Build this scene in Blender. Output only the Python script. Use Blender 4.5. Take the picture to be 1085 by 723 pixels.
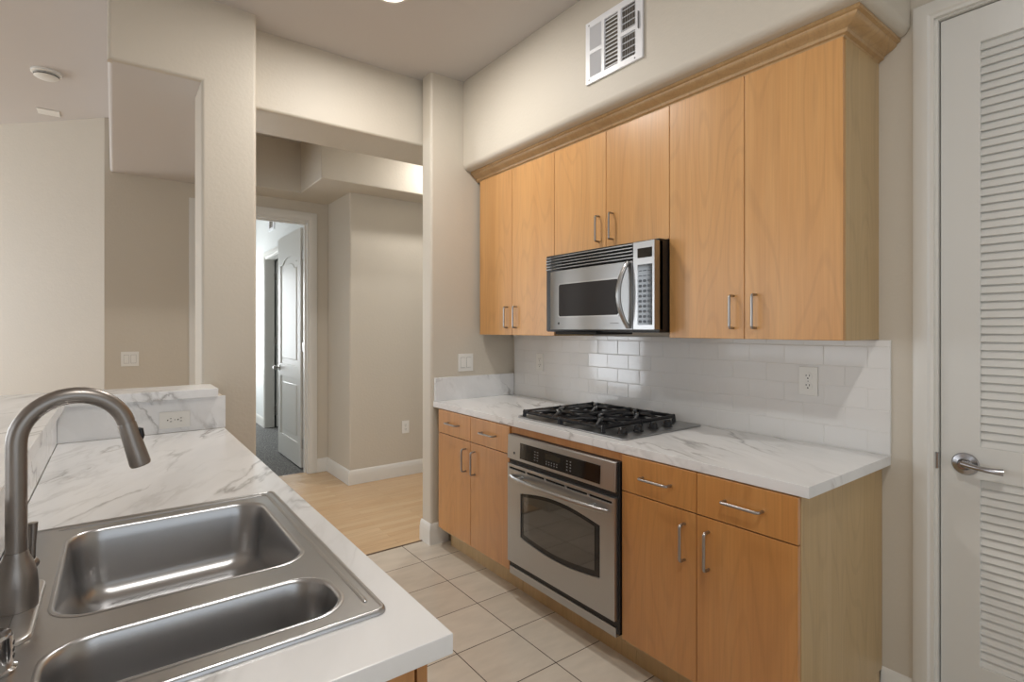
import bpy, bmesh, math, random
from mathutils import Vector, Matrix

for o in list(bpy.data.objects):
    bpy.data.objects.remove(o)
scene = bpy.context.scene
COL = scene.collection
random.seed(7)
PI = math.pi

# ------------------------------------------------------------------ camera
F_PX, YAW, CAM_H = 562.35, 0.6435, 1.3808
cd = bpy.data.cameras.new('camera')
cam = bpy.data.objects.new('camera', cd)
COL.objects.link(cam)
cd.sensor_width = 36.0
cd.lens = 36.0 * F_PX / 1085.0
cd.shift_y = -13.4 / 1085.0
cd.clip_start = 0.02
cam.location = (0, 0, CAM_H)
cam.rotation_euler = (PI / 2, 0, -YAW)
scene.camera = cam

# ------------------------------------------------------------------ exposure, world, window and fill light
vs = scene.view_settings
scene.display_settings.display_device = 'sRGB'
vs.view_transform = 'Standard'
vs.look = 'None'
vs.exposure = 0.63
vs.gamma = 1.0
vs.use_curve_mapping = False

w = bpy.data.worlds.new('daylight')
scene.world = w
w.use_nodes = True
bg = w.node_tree.nodes['Background']
bg.inputs[0].default_value = (0.80, 0.90, 1.0, 1)
bg.inputs[1].default_value = 0.45


def area(name, loc, rot, sx, sy, power, col, spread=PI):
    l = bpy.data.lights.new(name, 'AREA')
    l.shape = 'RECTANGLE'
    l.size, l.size_y = sx, sy
    l.energy = power
    l.color = col
    l.spread = spread
    o = bpy.data.objects.new(name, l)
    COL.objects.link(o)
    o.location = loc
    o.rotation_euler = rot
    return o


DAY = (0.92, 0.96, 1.0)
WARM = (1.0, 0.965, 0.915)
# area lamps in unseen window openings; rear, living b and c added for fill
area('fill_light_rear', (0.15, -2.86, 1.45), (PI / 2, 0, 0), 2.9, 2.1, 8, DAY)                # faces +y; fill from an added window behind the camera
area('daylight_living_a', (-4.56, 7.75, 1.35), (PI / 2, 0, -PI / 2), 2.3, 2.5, 92, (0.90, 0.95, 1.0))
area('fill_light_living_b', (-4.56, 4.30, 1.5), (PI / 2, 0, -PI / 2), 2.3, 2.3, 17, DAY)
area('fill_light_living_c', (-4.56, 0.60, 1.5), (PI / 2, 0, -PI / 2), 2.3, 2.3, 17, DAY)
area('daylight_bedroom', (0.95, 8.96, 1.5), (PI / 2, 0, PI), 1.0, 1.5, 33, (0.93, 0.97, 1.0))

LAMP_POWER = 9.5
HALL_POWER = 8.0


# ------------------------------------------------------------------ materials
def srgb(r, g, b):
    f = lambda c: (c / 255 / 12.92) if c / 255 <= 0.04045 else ((c / 255 + 0.055) / 1.055) ** 2.4
    return (f(r), f(g), f(b), 1)


class NT:
    def __init__(s, name):
        s.m = bpy.data.materials.new(name)
        s.m.use_nodes = True
        s.t = s.m.node_tree
        s.b = s.t.nodes['Principled BSDF']

    def n(s, typ, **kw):
        nd = s.t.nodes.new(typ)
        for k, v in kw.items():
            if k.startswith('i_'):
                key = k[2:].replace('_', ' ')
                nd.inputs[key].default_value = v
            else:
                setattr(nd, k, v)
        return nd

    def l(s, a, b):
        s.t.links.new(a, b)

    def set(s, **kw):
        for k, v in kw.items():
            s.b.inputs[k.replace('_', ' ')].default_value = v
        return s

    def coords(s, scale=(1, 1, 1), rot=(0, 0, 0), loc=(0, 0, 0), rnd=0.0, out='Object'):
        tc = s.n('ShaderNodeTexCoord')
        mp = s.n('ShaderNodeMapping')
        mp.inputs['Scale'].default_value = scale
        mp.inputs['Rotation'].default_value = rot
        mp.inputs['Location'].default_value = loc
        if rnd:
            oi = s.n('ShaderNodeObjectInfo')
            mu = s.n('ShaderNodeMath', operation='MULTIPLY')
            mu.inputs[1].default_value = rnd
            s.l(oi.outputs['Random'], mu.inputs[0])
            ad = s.n('ShaderNodeVectorMath', operation='ADD')
            s.l(tc.outputs[out], ad.inputs[0])
            s.l(mu.outputs[0], ad.inputs[1])
            s.l(ad.outputs[0], mp.inputs['Vector'])
        else:
            s.l(tc.outputs[out], mp.inputs['Vector'])
        return mp.outputs['Vector']

    def ramp(s, fac, stops, interp='LINEAR'):
        r = s.n('ShaderNodeValToRGB')
        r.color_ramp.interpolation = interp
        el = r.color_ramp.elements
        el[0].position, el[0].color = stops[0]
        el[1].position, el[1].color = stops[-1]
        for p, c in stops[1:-1]:
            e = el.new(p)
            e.color = c
        s.l(fac, r.inputs[0])
        return r.outputs[0]

    def bump(s, h, strength, dist=0.002):
        b = s.n('ShaderNodeBump')
        b.inputs['Strength'].default_value = strength
        b.inputs['Distance'].default_value = dist
        s.l(h, b.inputs['Height'])
        s.l(b.outputs[0], s.b.inputs['Normal'])

    def mix(s, fac, a, b, blend='MIX'):
        m = s.n('ShaderNodeMix', data_type='RGBA', blend_type=blend)
        for sock, v in ((m.inputs[0], fac), (m.inputs[6], a), (m.inputs[7], b)):
            if hasattr(v, 'is_output'):
                s.l(v, sock)
            else:
                sock.default_value = v
        return m.outputs[2]


def plain(name, col, rough=0.5, metal=0.0, **kw):
    t = NT(name)
    t.set(Base_Color=col, Roughness=rough, Metallic=metal)
    t.set(**kw)
    return t.m


def paint(name, col, rough=0.6, bump=0.25, scale=70):
    t = NT(name)
    v = t.coords()
    n = t.n('ShaderNodeTexNoise', i_Scale=scale, i_Detail=3.0, i_Roughness=0.55)
    t.l(v, n.inputs['Vector'])
    t.set(Base_Color=col, Roughness=rough)
    t.bump(n.outputs[0], bump, 0.003)
    return t.m


def wood(name, dark, mid, light, rough=0.38, strips=0.022, coat=0.4):
    t = NT(name)
    v = t.coords(scale=(1, 1, 1), rnd=7.3)
    mp = t.n('ShaderNodeMapping')
    mp.inputs['Scale'].default_value = (13, 13, 0.8)
    t.l(v, mp.inputs[0])
    n = t.n('ShaderNodeTexNoise', i_Scale=1.0, i_Detail=4.0, i_Roughness=0.55, i_Distortion=0.6)
    t.l(mp.outputs[0], n.inputs['Vector'])
    c1 = t.ramp(n.outputs[0], [(0.22, dark), (0.52, mid), (0.82, light)])
    mp2 = t.n('ShaderNodeMapping')
    mp2.inputs['Scale'].default_value = (150, 150, 3.5)
    t.l(v, mp2.inputs[0])
    n2 = t.n('ShaderNodeTexNoise', i_Scale=1.0, i_Detail=2.0)
    t.l(mp2.outputs[0], n2.inputs['Vector'])
    r2 = t.n('ShaderNodeMapRange', i_From_Min=0.3, i_From_Max=0.7, i_To_Min=0.94, i_To_Max=1.04)
    t.l(n2.outputs[0], r2.inputs[0])
    c2 = t.mix(1.0, c1, r2.outputs[0], 'MULTIPLY')
    # figure: contour lines of a long soft noise give the cathedral grain
    mp4 = t.n('ShaderNodeMapping')
    mp4.inputs['Scale'].default_value = (4.5, 4.5, 0.75)
    t.l(v, mp4.inputs[0])
    n4 = t.n('ShaderNodeTexNoise', i_Scale=1.0, i_Detail=1.0)
    t.l(mp4.outputs[0], n4.inputs['Vector'])
    m4 = t.n('ShaderNodeMath', operation='MULTIPLY')
    m4.inputs[1].default_value = 95.0
    t.l(n4.outputs[0], m4.inputs[0])
    s4 = t.n('ShaderNodeMath', operation='SINE')
    t.l(m4.outputs[0], s4.inputs[0])
    r4 = t.n('ShaderNodeMapRange', i_From_Min=0.55, i_From_Max=1.0, i_To_Min=1.0, i_To_Max=0.93)
    t.l(s4.outputs[0], r4.inputs[0])
    c2 = t.mix(1.0, c2, r4.outputs[0], 'MULTIPLY')
    # veneer leaves
    sep = t.n('ShaderNodeSeparateXYZ')
    t.l(v, sep.inputs[0])
    ad = t.n('ShaderNodeMath', operation='ADD')
    t.l(sep.outputs[0], ad.inputs[0])
    t.l(sep.outputs[1], ad.inputs[1])
    sn = t.n('ShaderNodeMath', operation='SNAP')
    sn.inputs[1].default_value = 0.105
    t.l(ad.outputs[0], sn.inputs[0])
    wn = t.n('ShaderNodeTexWhiteNoise', noise_dimensions='1D')
    t.l(sn.outputs[0], wn.inputs['W'])
    r3 = t.n('ShaderNodeMapRange', i_To_Min=1 - strips, i_To_Max=1 + strips)
    t.l(wn.outputs[0], r3.inputs[0])
    c3 = t.mix(1.0, c2, r3.outputs[0], 'MULTIPLY')
    t.l(c3, t.b.inputs['Base Color'])
    t.set(Roughness=rough, Coat_Weight=coat, Coat_Roughness=0.25)
    t.bump(n2.outputs[0], 0.04, 0.001)
    return t.m


def marble(name, rough=0.22):
    t = NT(name)
    ang = math.radians(-62)
    v = t.coords(out='Object')
    mpr = t.n('ShaderNodeMapping', vector_type='POINT')
    mpr.inputs['Rotation'].default_value = (0.35, 0.25, ang)
    t.l(v, mpr.inputs[0])
    mp = t.n('ShaderNodeMapping')
    mp.inputs['Scale'].default_value = (0.85, 3.6, 2.2)
    t.l(mpr.outputs[0], mp.inputs[0])
    # warp
    nw = t.n('ShaderNodeTexNoise', i_Scale=1.6, i_Detail=5.0, i_Roughness=0.6)
    t.l(mp.outputs[0], nw.inputs['Vector'])
    sc = t.n('ShaderNodeVectorMath', operation='SCALE')
    sc.inputs['Scale'].default_value = 0.55
    t.l(nw.outputs['Color'], sc.inputs[0])
    add = t.n('ShaderNodeVectorMath', operation='ADD')
    t.l(mp.outputs[0], add.inputs[0])
    t.l(sc.outputs[0], add.inputs[1])

    def vein(scale, width, lo, hi):
        n = t.n('ShaderNodeTexNoise', i_Scale=scale, i_Detail=2.5, i_Roughness=0.5)
        t.l(add.outputs[0], n.inputs['Vector'])
        s = t.n('ShaderNodeMath', operation='SUBTRACT')
        s.inputs[1].default_value = 0.5
        t.l(n.outputs[0], s.inputs[0])
        a = t.n('ShaderNodeMath', operation='ABSOLUTE')
        t.l(s.outputs[0], a.inputs[0])
        r = t.n('ShaderNodeMapRange', i_From_Min=0.0, i_From_Max=width, i_To_Min=1.0, i_To_Max=0.0)
        t.l(a.outputs[0], r.inputs[0])
        p = t.n('ShaderNodeMath', operation='POWER')
        p.inputs[1].default_value = 1.8
        t.l(r.outputs[0], p.inputs[0])
        m = t.n('ShaderNodeTexNoise', i_Scale=2.6, i_Detail=1.0)
        t.l(mpr.outputs[0], m.inputs['Vector'])
        mr = t.n('ShaderNodeMapRange', i_From_Min=lo, i_From_Max=hi)
        t.l(m.outputs[0], mr.inputs[0])
        q = t.n('ShaderNodeMath', operation='MULTIPLY')
        t.l(p.outputs[0], q.inputs[0])
        t.l(mr.outputs[0], q.inputs[1])
        return q.outputs[0]
    v1 = vein(1.3, 0.024, 0.42, 0.60)
    v2 = vein(2.6, 0.055, 0.40, 0.66)
    cl = t.n('ShaderNodeTexNoise', i_Scale=1.3, i_Detail=4.0)
    t.l(add.outputs[0], cl.inputs['Vector'])
    base = t.ramp(cl.outputs[0], [(0.35, srgb(228, 229, 230)), (0.65, srgb(243, 244, 245))])
    br = t.n('ShaderNodeTexNoise', i_Scale=3.1, i_Detail=1.0)
    t.l(v, br.inputs['Vector'])
    vc = t.ramp(br.outputs[0], [(0.60, srgb(128, 126, 124)), (0.72, srgb(150, 112, 84))])
    f1 = t.n('ShaderNodeMath', operation='MULTIPLY')
    f1.inputs[1].default_value = 0.66
    t.l(v1, f1.inputs[0])
    f2 = t.n('ShaderNodeMath', operation='MULTIPLY')
    f2.inputs[1].default_value = 0.30
    t.l(v2, f2.inputs[0])
    c = t.mix(f2.outputs[0], base, srgb(160, 158, 156))
    c = t.mix(f1.outputs[0], c, vc)
    t.l(c, t.b.inputs['Base Color'])
    t.set(Roughness=rough)
    return t.m


def steel(name, col, rough=0.3, stretch=(1, 1, 1), aniso=0.0):
    t = NT(name)
    v = t.coords(scale=stretch)
    n = t.n('ShaderNodeTexNoise', i_Scale=40.0, i_Detail=2.0)
    t.l(v, n.inputs['Vector'])
    r = t.n('ShaderNodeMapRange', i_To_Min=rough - 0.05, i_To_Max=rough + 0.06)
    t.l(n.outputs[0], r.inputs[0])
    t.l(r.outputs[0], t.b.inputs['Roughness'])
    t.set(Base_Color=col, Metallic=1.0)
    t.bump(n.outputs[0], 0.02, 0.0005)
    return t.m


M = {}
M['wall'] = paint('wall_paint', srgb(208, 200, 186), 0.55, 0.38, 58)
M['ceil'] = paint('ceiling_paint', srgb(206, 201, 197), 0.75, 0.12, 60)
M['white'] = plain('white_enamel', srgb(220, 219, 214), 0.45)
M['trimwhite'] = plain('white_trim_paint', srgb(228, 226, 220), 0.35)
M['bedwall'] = paint('bedroom_paint', srgb(222, 224, 222), 0.7, 0.1, 60)
M['maple'] = wood('maple_veneer', srgb(200, 146, 86), srgb(208, 155, 95), srgb(215, 165, 106))
M['maplebase'] = wood('maple_veneer_base', srgb(190, 130, 70), srgb(199, 140, 78), srgb(207, 150, 88), 0.32, 0.03, 1.0)
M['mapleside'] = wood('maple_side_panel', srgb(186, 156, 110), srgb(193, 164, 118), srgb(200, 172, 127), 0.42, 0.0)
M['mapletrim'] = wood('maple_crown', srgb(180, 144, 98), srgb(190, 154, 107), srgb(198, 164, 117), 0.42, 0.0)
M['mapleedge'] = wood('maple_edge', srgb(166, 108, 58), srgb(178, 122, 70), srgb(190, 134, 80), 0.5, 0.0)
M['marble'] = marble('marble_laminate')
M['steel'] = steel('brushed_steel', (0.43, 0.43, 0.43, 1), 0.30, (1, 1, 40))
M['steelh'] = steel('brushed_steel_horizontal', (0.36, 0.365, 0.37, 1), 0.33, (6, 0.3, 60))
M['ovensteel'] = steel('oven_steel', (0.48, 0.49, 0.50, 1), 0.33, (6, 0.3, 60))
M['sink'] = plain('sink_steel', (0.49, 0.49, 0.495, 1), 0.30, 1.0)
M['nickel'] = plain('brushed_nickel', (0.31, 0.285, 0.265, 1), 0.36, 1.0)
M['chrome'] = plain('chrome', (0.62, 0.62, 0.63, 1), 0.10, 1.0)
M['pull'] = plain('satin_pull_metal', (0.40, 0.385, 0.37, 1), 0.28, 1.0)
M['plate'] = plain('deck_plate_metal', (0.66, 0.65, 0.64, 1), 0.33, 1.0)
M['satin'] = plain('satin_lever_metal', (0.45, 0.45, 0.47, 1), 0.2, 1.0)
M['blackglass'] = plain('black_glass', (0.006, 0.006, 0.007, 1), 0.06)
M['black'] = plain('black_plastic', (0.008, 0.008, 0.009, 1), 0.35)
M['dark'] = plain('dark_cavity', (0.012, 0.011, 0.010, 1), 0.8)
M['grey'] = plain('grey_marking', srgb(130, 130, 132), 0.5)
M['key'] = plain('key_grey', srgb(66, 71, 78), 0.35)
M['lcd'] = plain('lcd_window', srgb(46, 42, 34), 0.15)
M['iron'] = plain('cast_iron_enamel', (0.008, 0.009, 0.012, 1), 0.28, 0.0, Specular_IOR_Level=0.4)
M['burner'] = plain('burner_cap', (0.02, 0.02, 0.022, 1), 0.4)
M['plastic'] = plain('white_plastic', srgb(236, 235, 230), 0.35)
M['slot'] = plain('outlet_slot', srgb(60, 58, 56), 0.6)
M['ventwhite'] = plain('vent_enamel', srgb(238, 239, 242), 0.35)
M['ventback'] = plain('vent_duct', srgb(120, 112, 100), 0.6)
M['tile'] = plain('white_glazed_tile', srgb(232, 231, 229), 0.10)
M['grout'] = plain('white_grout', srgb(226, 225, 222), 0.7)
M['carpetedge'] = plain('threshold_strip', srgb(96, 74, 50), 0.5)


def glass_dark():
    t = NT('oven_window_glass')
    t.set(Base_Color=(0.012, 0.011, 0.010, 1), Roughness=0.05)
    t.b.inputs['IOR'].default_value = 2.2
    return t.m


M['ovenglass'] = glass_dark()
t = NT('microwave_window')
t.set(Base_Color=srgb(58, 56, 56), Roughness=0.22)
t.b.inputs['Specular IOR Level'].default_value = 0.08
M['mwglass'] = t.m


def tile_floor():
    t = NT('floor_tile')
    v = t.coords(loc=(-1.46 + 0.2965 * 10, -2.83 + 0.2965 * 20, 0))
    b = t.n('ShaderNodeTexBrick', offset=0.0, squash=1.0)
    b.inputs['Scale'].default_value = 1.0
    b.inputs['Mortar Size'].default_value = 0.0022
    b.inputs['Mortar Smooth'].default_value = 0.1
    b.inputs['Bias'].default_value = 0.0
    b.inputs['Brick Width'].default_value = 0.2965
    b.inputs['Row Height'].default_value = 0.2965
    b.inputs['Color1'].default_value = srgb(212, 202, 187)
    b.inputs['Color2'].default_value = srgb(220, 211, 197)
    b.inputs['Mortar'].default_value = srgb(70, 56, 46)
    t.l(v, b.inputs['Vector'])
    v2 = t.coords(scale=(3, 9, 3), rot=(0, 0, 0.5))
    n = t.n('ShaderNodeTexNoise', i_Scale=2.0, i_Detail=4.0)
    t.l(v2, n.inputs['Vector'])
    r = t.n('ShaderNodeMapRange', i_From_Min=0.3, i_From_Max=0.7, i_To_Min=0.93, i_To_Max=1.05)
    t.l(n.outputs[0], r.inputs[0])
    c = t.mix(1.0, b.outputs['Color'], r.outputs[0], 'MULTIPLY')
    t.l(c, t.b.inputs['Base Color'])
    rr = t.n('ShaderNodeMapRange', i_To_Min=0.16, i_To_Max=0.7)
    t.l(b.outputs['Fac'], rr.inputs[0])
    t.l(rr.outputs[0], t.b.inputs['Roughness'])
    inv = t.n('ShaderNodeMath', operation='SUBTRACT')
    inv.inputs[0].default_value = 1.0
    t.l(b.outputs['Fac'], inv.inputs[1])
    t.bump(inv.outputs[0], 0.3, 0.002)
    return t.m


def wood_floor():
    t = NT('floor_maple_laminate')
    v = t.coords(rot=(0, 0, 0))
    b = t.n('ShaderNodeTexBrick', offset=0.37)
    b.inputs['Scale'].default_value = 1.0
    b.inputs['Mortar Size'].default_value = 0.0006
    b.inputs['Brick Width'].default_value = 0.9
    b.inputs['Row Height'].default_value = 0.066
    b.inputs['Color1'].default_value = srgb(208, 174, 134)
    b.inputs['Color2'].default_value = srgb(216, 186, 148)
    b.inputs['Mortar'].default_value = srgb(180, 144, 104)
    t.l(v, b.inputs['Vector'])
    v2 = t.coords(scale=(3, 45, 3))
    n = t.n('ShaderNodeTexNoise', i_Scale=1.5, i_Detail=3.0)
    t.l(v2, n.inputs['Vector'])
    r = t.n('ShaderNodeMapRange', i_From_Min=0.3, i_From_Max=0.7, i_To_Min=0.92, i_To_Max=1.05)
    t.l(n.outputs[0], r.inputs[0])
    c = t.mix(1.0, b.outputs['Color'], r.outputs[0], 'MULTIPLY')
    t.l(c, t.b.inputs['Base Color'])
    t.set(Roughness=0.27)
    return t.m


def carpet():
    t = NT('carpet_pile')
    v = t.coords()
    n = t.n('ShaderNodeTexNoise', i_Scale=80.0, i_Detail=2.0)
    t.l(v, n.inputs['Vector'])
    c = t.ramp(n.outputs[0], [(0.36, srgb(72, 72, 72)), (0.64, srgb(136, 135, 130))])
    t.l(c, t.b.inputs['Base Color'])
    t.set(Roughness=0.95)
    t.bump(n.outputs[0], 0.8, 0.01)
    return t.m


M['tilefloor'] = tile_floor()
M['woodfloor'] = wood_floor()
M['carpet'] = carpet()
t = NT('lamp_lens')
t.set(Base_Color=(1, 1, 1, 1), Roughness=0.4, Emission_Color=(1.0, 0.95, 0.86, 1), Emission_Strength=9.0)
M['lens'] = t.m


# ------------------------------------------------------------------ mesh building
WL = {}     # object -> world location of its origin


class MB:
    def __init__(s):
        s.bm = bmesh.new()

    def box(s, x0, x1, y0, y1, z0, z1, bev=0.0, seg=2):
        b2 = bmesh.new()
        vs_ = [b2.verts.new((x, y, z)) for x in (x0, x1) for y in (y0, y1) for z in (z0, z1)]
        for f in ((0, 1, 3, 2), (4, 6, 7, 5), (0, 4, 5, 1), (2, 3, 7, 6), (0, 2, 6, 4), (1, 5, 7, 3)):
            b2.faces.new([vs_[i] for i in f])
        if bev:
            bmesh.ops.bevel(b2, geom=list(b2.edges), offset=bev, segments=seg, affect='EDGES', profile=0.5)
        s._join(b2)
        return s

    def _join(s, b2, mat=None):
        bmesh.ops.recalc_face_normals(b2, faces=list(b2.faces))
        if mat is not None:
            b2.transform(mat)
        me = bpy.data.meshes.new('tmp')
        b2.to_mesh(me)
        b2.free()
        s.bm.from_mesh(me)
        bpy.data.meshes.remove(me)

    def slab(s, outer, holes, axis, a0, a1, bev=0.0, seg=2, only=None):
        """flat plate with holes: outline in the two other axes, extruded along axis from a0 to a1"""
        def p3(p, a):
            if axis == 'x':
                return (a, p[0], p[1])
            if axis == 'y':
                return (p[0], a, p[1])
            return (p[0], p[1], a)
        b2 = bmesh.new()
        edges = []
        for lp in [outer] + list(holes):
            v = [b2.verts.new(p3(p, a0)) for p in lp]
            for i in range(len(v)):
                edges.append(b2.edges.new((v[i], v[(i + 1) % len(v)])))
        if holes:
            bmesh.ops.triangle_fill(b2, edges=edges, use_beauty=True)
        else:
            b2.faces.new([e.verts[0] for e in edges])
        r = bmesh.ops.extrude_face_region(b2, geom=list(b2.faces))
        d = {'x': (a1 - a0, 0, 0), 'y': (0, a1 - a0, 0), 'z': (0, 0, a1 - a0)}[axis]
        bmesh.ops.translate(b2, vec=d, verts=[g for g in r['geom'] if isinstance(g, bmesh.types.BMVert)])
        bmesh.ops.recalc_face_normals(b2, faces=list(b2.faces))
        if bev:
            ee = [e for e in b2.edges if len(e.link_faces) == 2 and e.calc_face_angle(0) > 0.9 and (only is None or only(e))]
            bmesh.ops.bevel(b2, geom=ee, offset=bev, segments=seg, affect='EDGES', profile=0.5)
        s._join(b2)
        return s

    def tube(s, path, r, n=12, cap=True, flat=None):
        path = [Vector(p) for p in path]
        rs = r if isinstance(r, (list, tuple)) else [r] * len(path)
        b2 = bmesh.new()
        tang = []
        for i in range(len(path)):
            a = path[max(i - 1, 0)]
            b = path[min(i + 1, len(path) - 1)]
            tang.append((b - a).normalized())
        ref = Vector((0, 0, 1)) if abs(tang[0].z) < 0.9 else Vector((0, 1, 0))
        u = (ref - tang[0] * ref.dot(tang[0])).normalized()
        rings = []
        for i, p in enumerate(path):
            u = (u - tang[i] * u.dot(tang[i])).normalized()
            v = tang[i].cross(u)
            ru, rv = (rs[i] * flat[0], rs[i] * flat[1]) if flat else (rs[i], rs[i])
            rings.append([b2.verts.new(p + u * (ru * math.cos(2 * PI * k / n)) + v * (rv * math.sin(2 * PI * k / n))) for k in range(n)])
        for a, b in zip(rings, rings[1:]):
            for k in range(n):
                b2.faces.new((a[k], a[(k + 1) % n], b[(k + 1) % n], b[k]))
        if cap:
            b2.faces.new(rings[0][::-1])
            b2.faces.new(rings[-1])
        s._join(b2)
        return s

    def lathe(s, prof, c=(0, 0, 0), axis='z', n=32, scale=(1, 1), caps=(True, True)):
        """prof: list of (radius, height) along axis"""
        b2 = bmesh.new()
        rings = []
        for r, h in prof:
            ring = []
            for k in range(n):
                a = 2 * PI * k / n
                x, y = r * math.cos(a) * scale[0], r * math.sin(a) * scale[1]
                q = {'z': (x, y, h), 'x': (h, x, y), 'y': (x, h, y)}[axis]
                ring.append(b2.verts.new((q[0] + c[0], q[1] + c[1], q[2] + c[2])))
            rings.append(ring)
        for a, b in zip(rings, rings[1:]):
            for k in range(n):
                b2.faces.new((a[k], a[(k + 1) % n], b[(k + 1) % n], b[k]))
        if caps[0]:
            b2.faces.new(rings[0])
        if caps[1]:
            b2.faces.new(rings[-1])
        s._join(b2)
        return s

    def loft(s, rings, cap0=False, cap1=True):
        b2 = bmesh.new()
        R = [[b2.verts.new(p) for p in ring] for ring in rings]
        n = len(R[0])
        for a, b in zip(R, R[1:]):
            for k in range(n):
                b2.faces.new((a[k], a[(k + 1) % n], b[(k + 1) % n], b[k]))
        if cap0:
            b2.faces.new(R[0])
        if cap1:
            b2.faces.new(R[-1])
        s._join(b2)
        return s

    def sweep(s, prof, path, closed_prof=False):
        """profile points (list per path station of 3D points) joined along the stations"""
        return s.loft(prof, False, False)

    def build(s, name, mat, parent=None, origin=None, sharp=38, weighted=True):
        o_w = Vector(origin) if origin is not None else (WL[parent.name] if parent else Vector((0, 0, 0)))
        bm = s.bm
        bmesh.ops.translate(bm, vec=-o_w, verts=list(bm.verts))
        for e in bm.edges:
            e.smooth = not (len(e.link_faces) == 2 and e.calc_face_angle(0) > math.radians(sharp))
        for f in bm.faces:
            f.smooth = True
        me = bpy.data.meshes.new(name)
        bm.to_mesh(me)
        bm.free()
        me.materials.append(mat)
        ob = bpy.data.objects.new(name, me)
        COL.objects.link(ob)
        if weighted:
            md = ob.modifiers.new('normals', 'WEIGHTED_NORMAL')
            md.keep_sharp = True
        if parent:
            ob.parent = parent
            ob.location = o_w - WL[parent.name]
        else:
            ob.location = o_w
        WL[ob.name] = o_w.copy()
        return ob


def tag(o, label, cat, group=None, kind=None):
    o['label'] = label
    o['category'] = cat
    if group:
        o['group'] = group
    if kind:
        o['kind'] = kind
    return o


def thing(name, loc, label, cat, group=None, kind=None):
    o = bpy.data.objects.new(name, None)
    o.empty_display_size = 0.05
    COL.objects.link(o)
    o.location = loc
    WL[o.name] = Vector(loc)
    return tag(o, label, cat, group, kind)


def struct(name, mb, mat, label, cat, **kw):
    return tag(mb.build(name, mat, **kw), label, cat, None, 'structure')


def rrect(x0, x1, y0, y1, r, n=8):
    pts = []
    for cx, cy, a0 in ((x1 - r, y1 - r, 0), (x0 + r, y1 - r, PI / 2), (x0 + r, y0 + r, PI), (x1 - r, y0 + r, 1.5 * PI)):
        for k in range(n + 1):
            a = a0 + PI / 2 * k / n
            pts.append((cx + r * math.cos(a), cy + r * math.sin(a)))
    return pts


def link_copy(src, parent, world):
    c = src.copy()
    COL.objects.link(c)
    c.parent = parent
    c.location = Vector(world) - WL[parent.name]
    WL[c.name] = Vector(world)
    return c


# ------------------------------------------------------------------ key dimensions
W, D = 2.2813, 3.021           # cabinet wall plane, kitchen end wall plane
CZ = 3.02                      # ceiling
YA = 5.20                      # hall end wall
CT = 0.914                     # worktop height

# ------------------------------------------------------------------ structure
struct('floor', MB().box(-0.6, 2.5, -3.0, 3.112, -0.06, 0), M['tilefloor'], 'beige square ceramic floor tiles with dark grout in the kitchen', 'floor')
mb = MB().box(-4.7, -0.6, -3.0, 9.4, -0.06, -0.001).box(-0.6, 3.4, 3.112, 5.27, -0.06, -0.001).box(-0.6, 0.05, 5.27, 9.4, -0.06, -0.001)
struct('floor_hall', mb, M['woodfloor'], 'pale maple plank floor of the hallway beyond the kitchen tiles', 'floor')
struct('floor_bedroom', MB().box(0.05, 3.4, 5.27, 9.4, -0.06, -0.002), M['carpet'], 'dark grey carpet behind the open white panel door', 'floor')
struct('trim_1', MB().box(0.42, 2.3, 3.106, 3.118, 0.0, 0.0035, 0.001), M['carpetedge'], 'thin dark strip between the tiles and the wooden hall floor', 'threshold')
struct('ceiling', MB().box(-4.7, 3.5, -3.0, 9.4, CZ, CZ + 0.1), M['ceil'], 'flat grey-white ceiling above kitchen and living room', 'ceiling')

BN = 0.018   # bullnose radius
# cabinet wall with the pantry door opening
mb = MB().box(W, W + 0.12, 0.585, 3.10, 0, CZ).box(W, W + 0.12, -3.0, -0.19, 0, CZ).box(W, W + 0.12, -0.19, 0.585, 2.452, CZ)
struct('wall_right', mb, M['wall'], 'beige wall behind the cabinets with the louvred door in it', 'wall')
struct('wall_pantry', MB().box(W + 0.5, W + 0.6, -0.6, 1.0, 0, CZ), M['wall'], 'inside wall of the pantry behind the louvred door', 'wall')
# soffit above the wall cabinets
b2 = MB()
sx, sy, sz = 1.858, 0.662, 2.432
b2.box(sx, W + 0.02, sy, D + 0.02, sz, CZ + 0.02, 0.034, 5)
struct('wall_soffit', b2, M['wall'], 'beige rounded-edge soffit above the wall cabinets carrying the air vent', 'wall')
# end pier
struct('wall_pier', MB().box(1.618, 2.5, D, D + 0.125, -0.02, CZ + 0.02, BN, 4), M['wall'],
       'narrow beige wall pier at the far end of the cabinet run', 'wall')
# header beam over the hallway opening
struct('wall_header', MB().box(0.5, 3.4, 3.17, 3.57, 2.588, CZ + 0.02, BN, 4), M['wall'], 'beige dropped beam above the opening to the hallway', 'wall')
# post beside the pass-through and the dropped box over it
def front_bevel(e):
    return all(abs(v.co.y - D) < 1e-4 for v in e.verts)


mb = MB().slab([(-0.024, 2.604), (0.345, 2.604), (0.345, -0.02), (0.597, -0.02), (0.597, CZ + 0.02), (-0.024, CZ + 0.02)], [], 'y', D, D + 0.04, BN, 4, front_bevel)
mb.box(0.3452, 0.5968, D + 0.03, 3.27, -0.02, CZ + 0.02)
struct('wall_post', mb, M['wall'], 'beige square post and lintel between pass-through and hallway opening', 'wall')
def low_left(e):
    return all(abs(v.co.x + 0.0238) < 1e-4 and v.co.z < 2.61 for v in e.verts)


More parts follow.
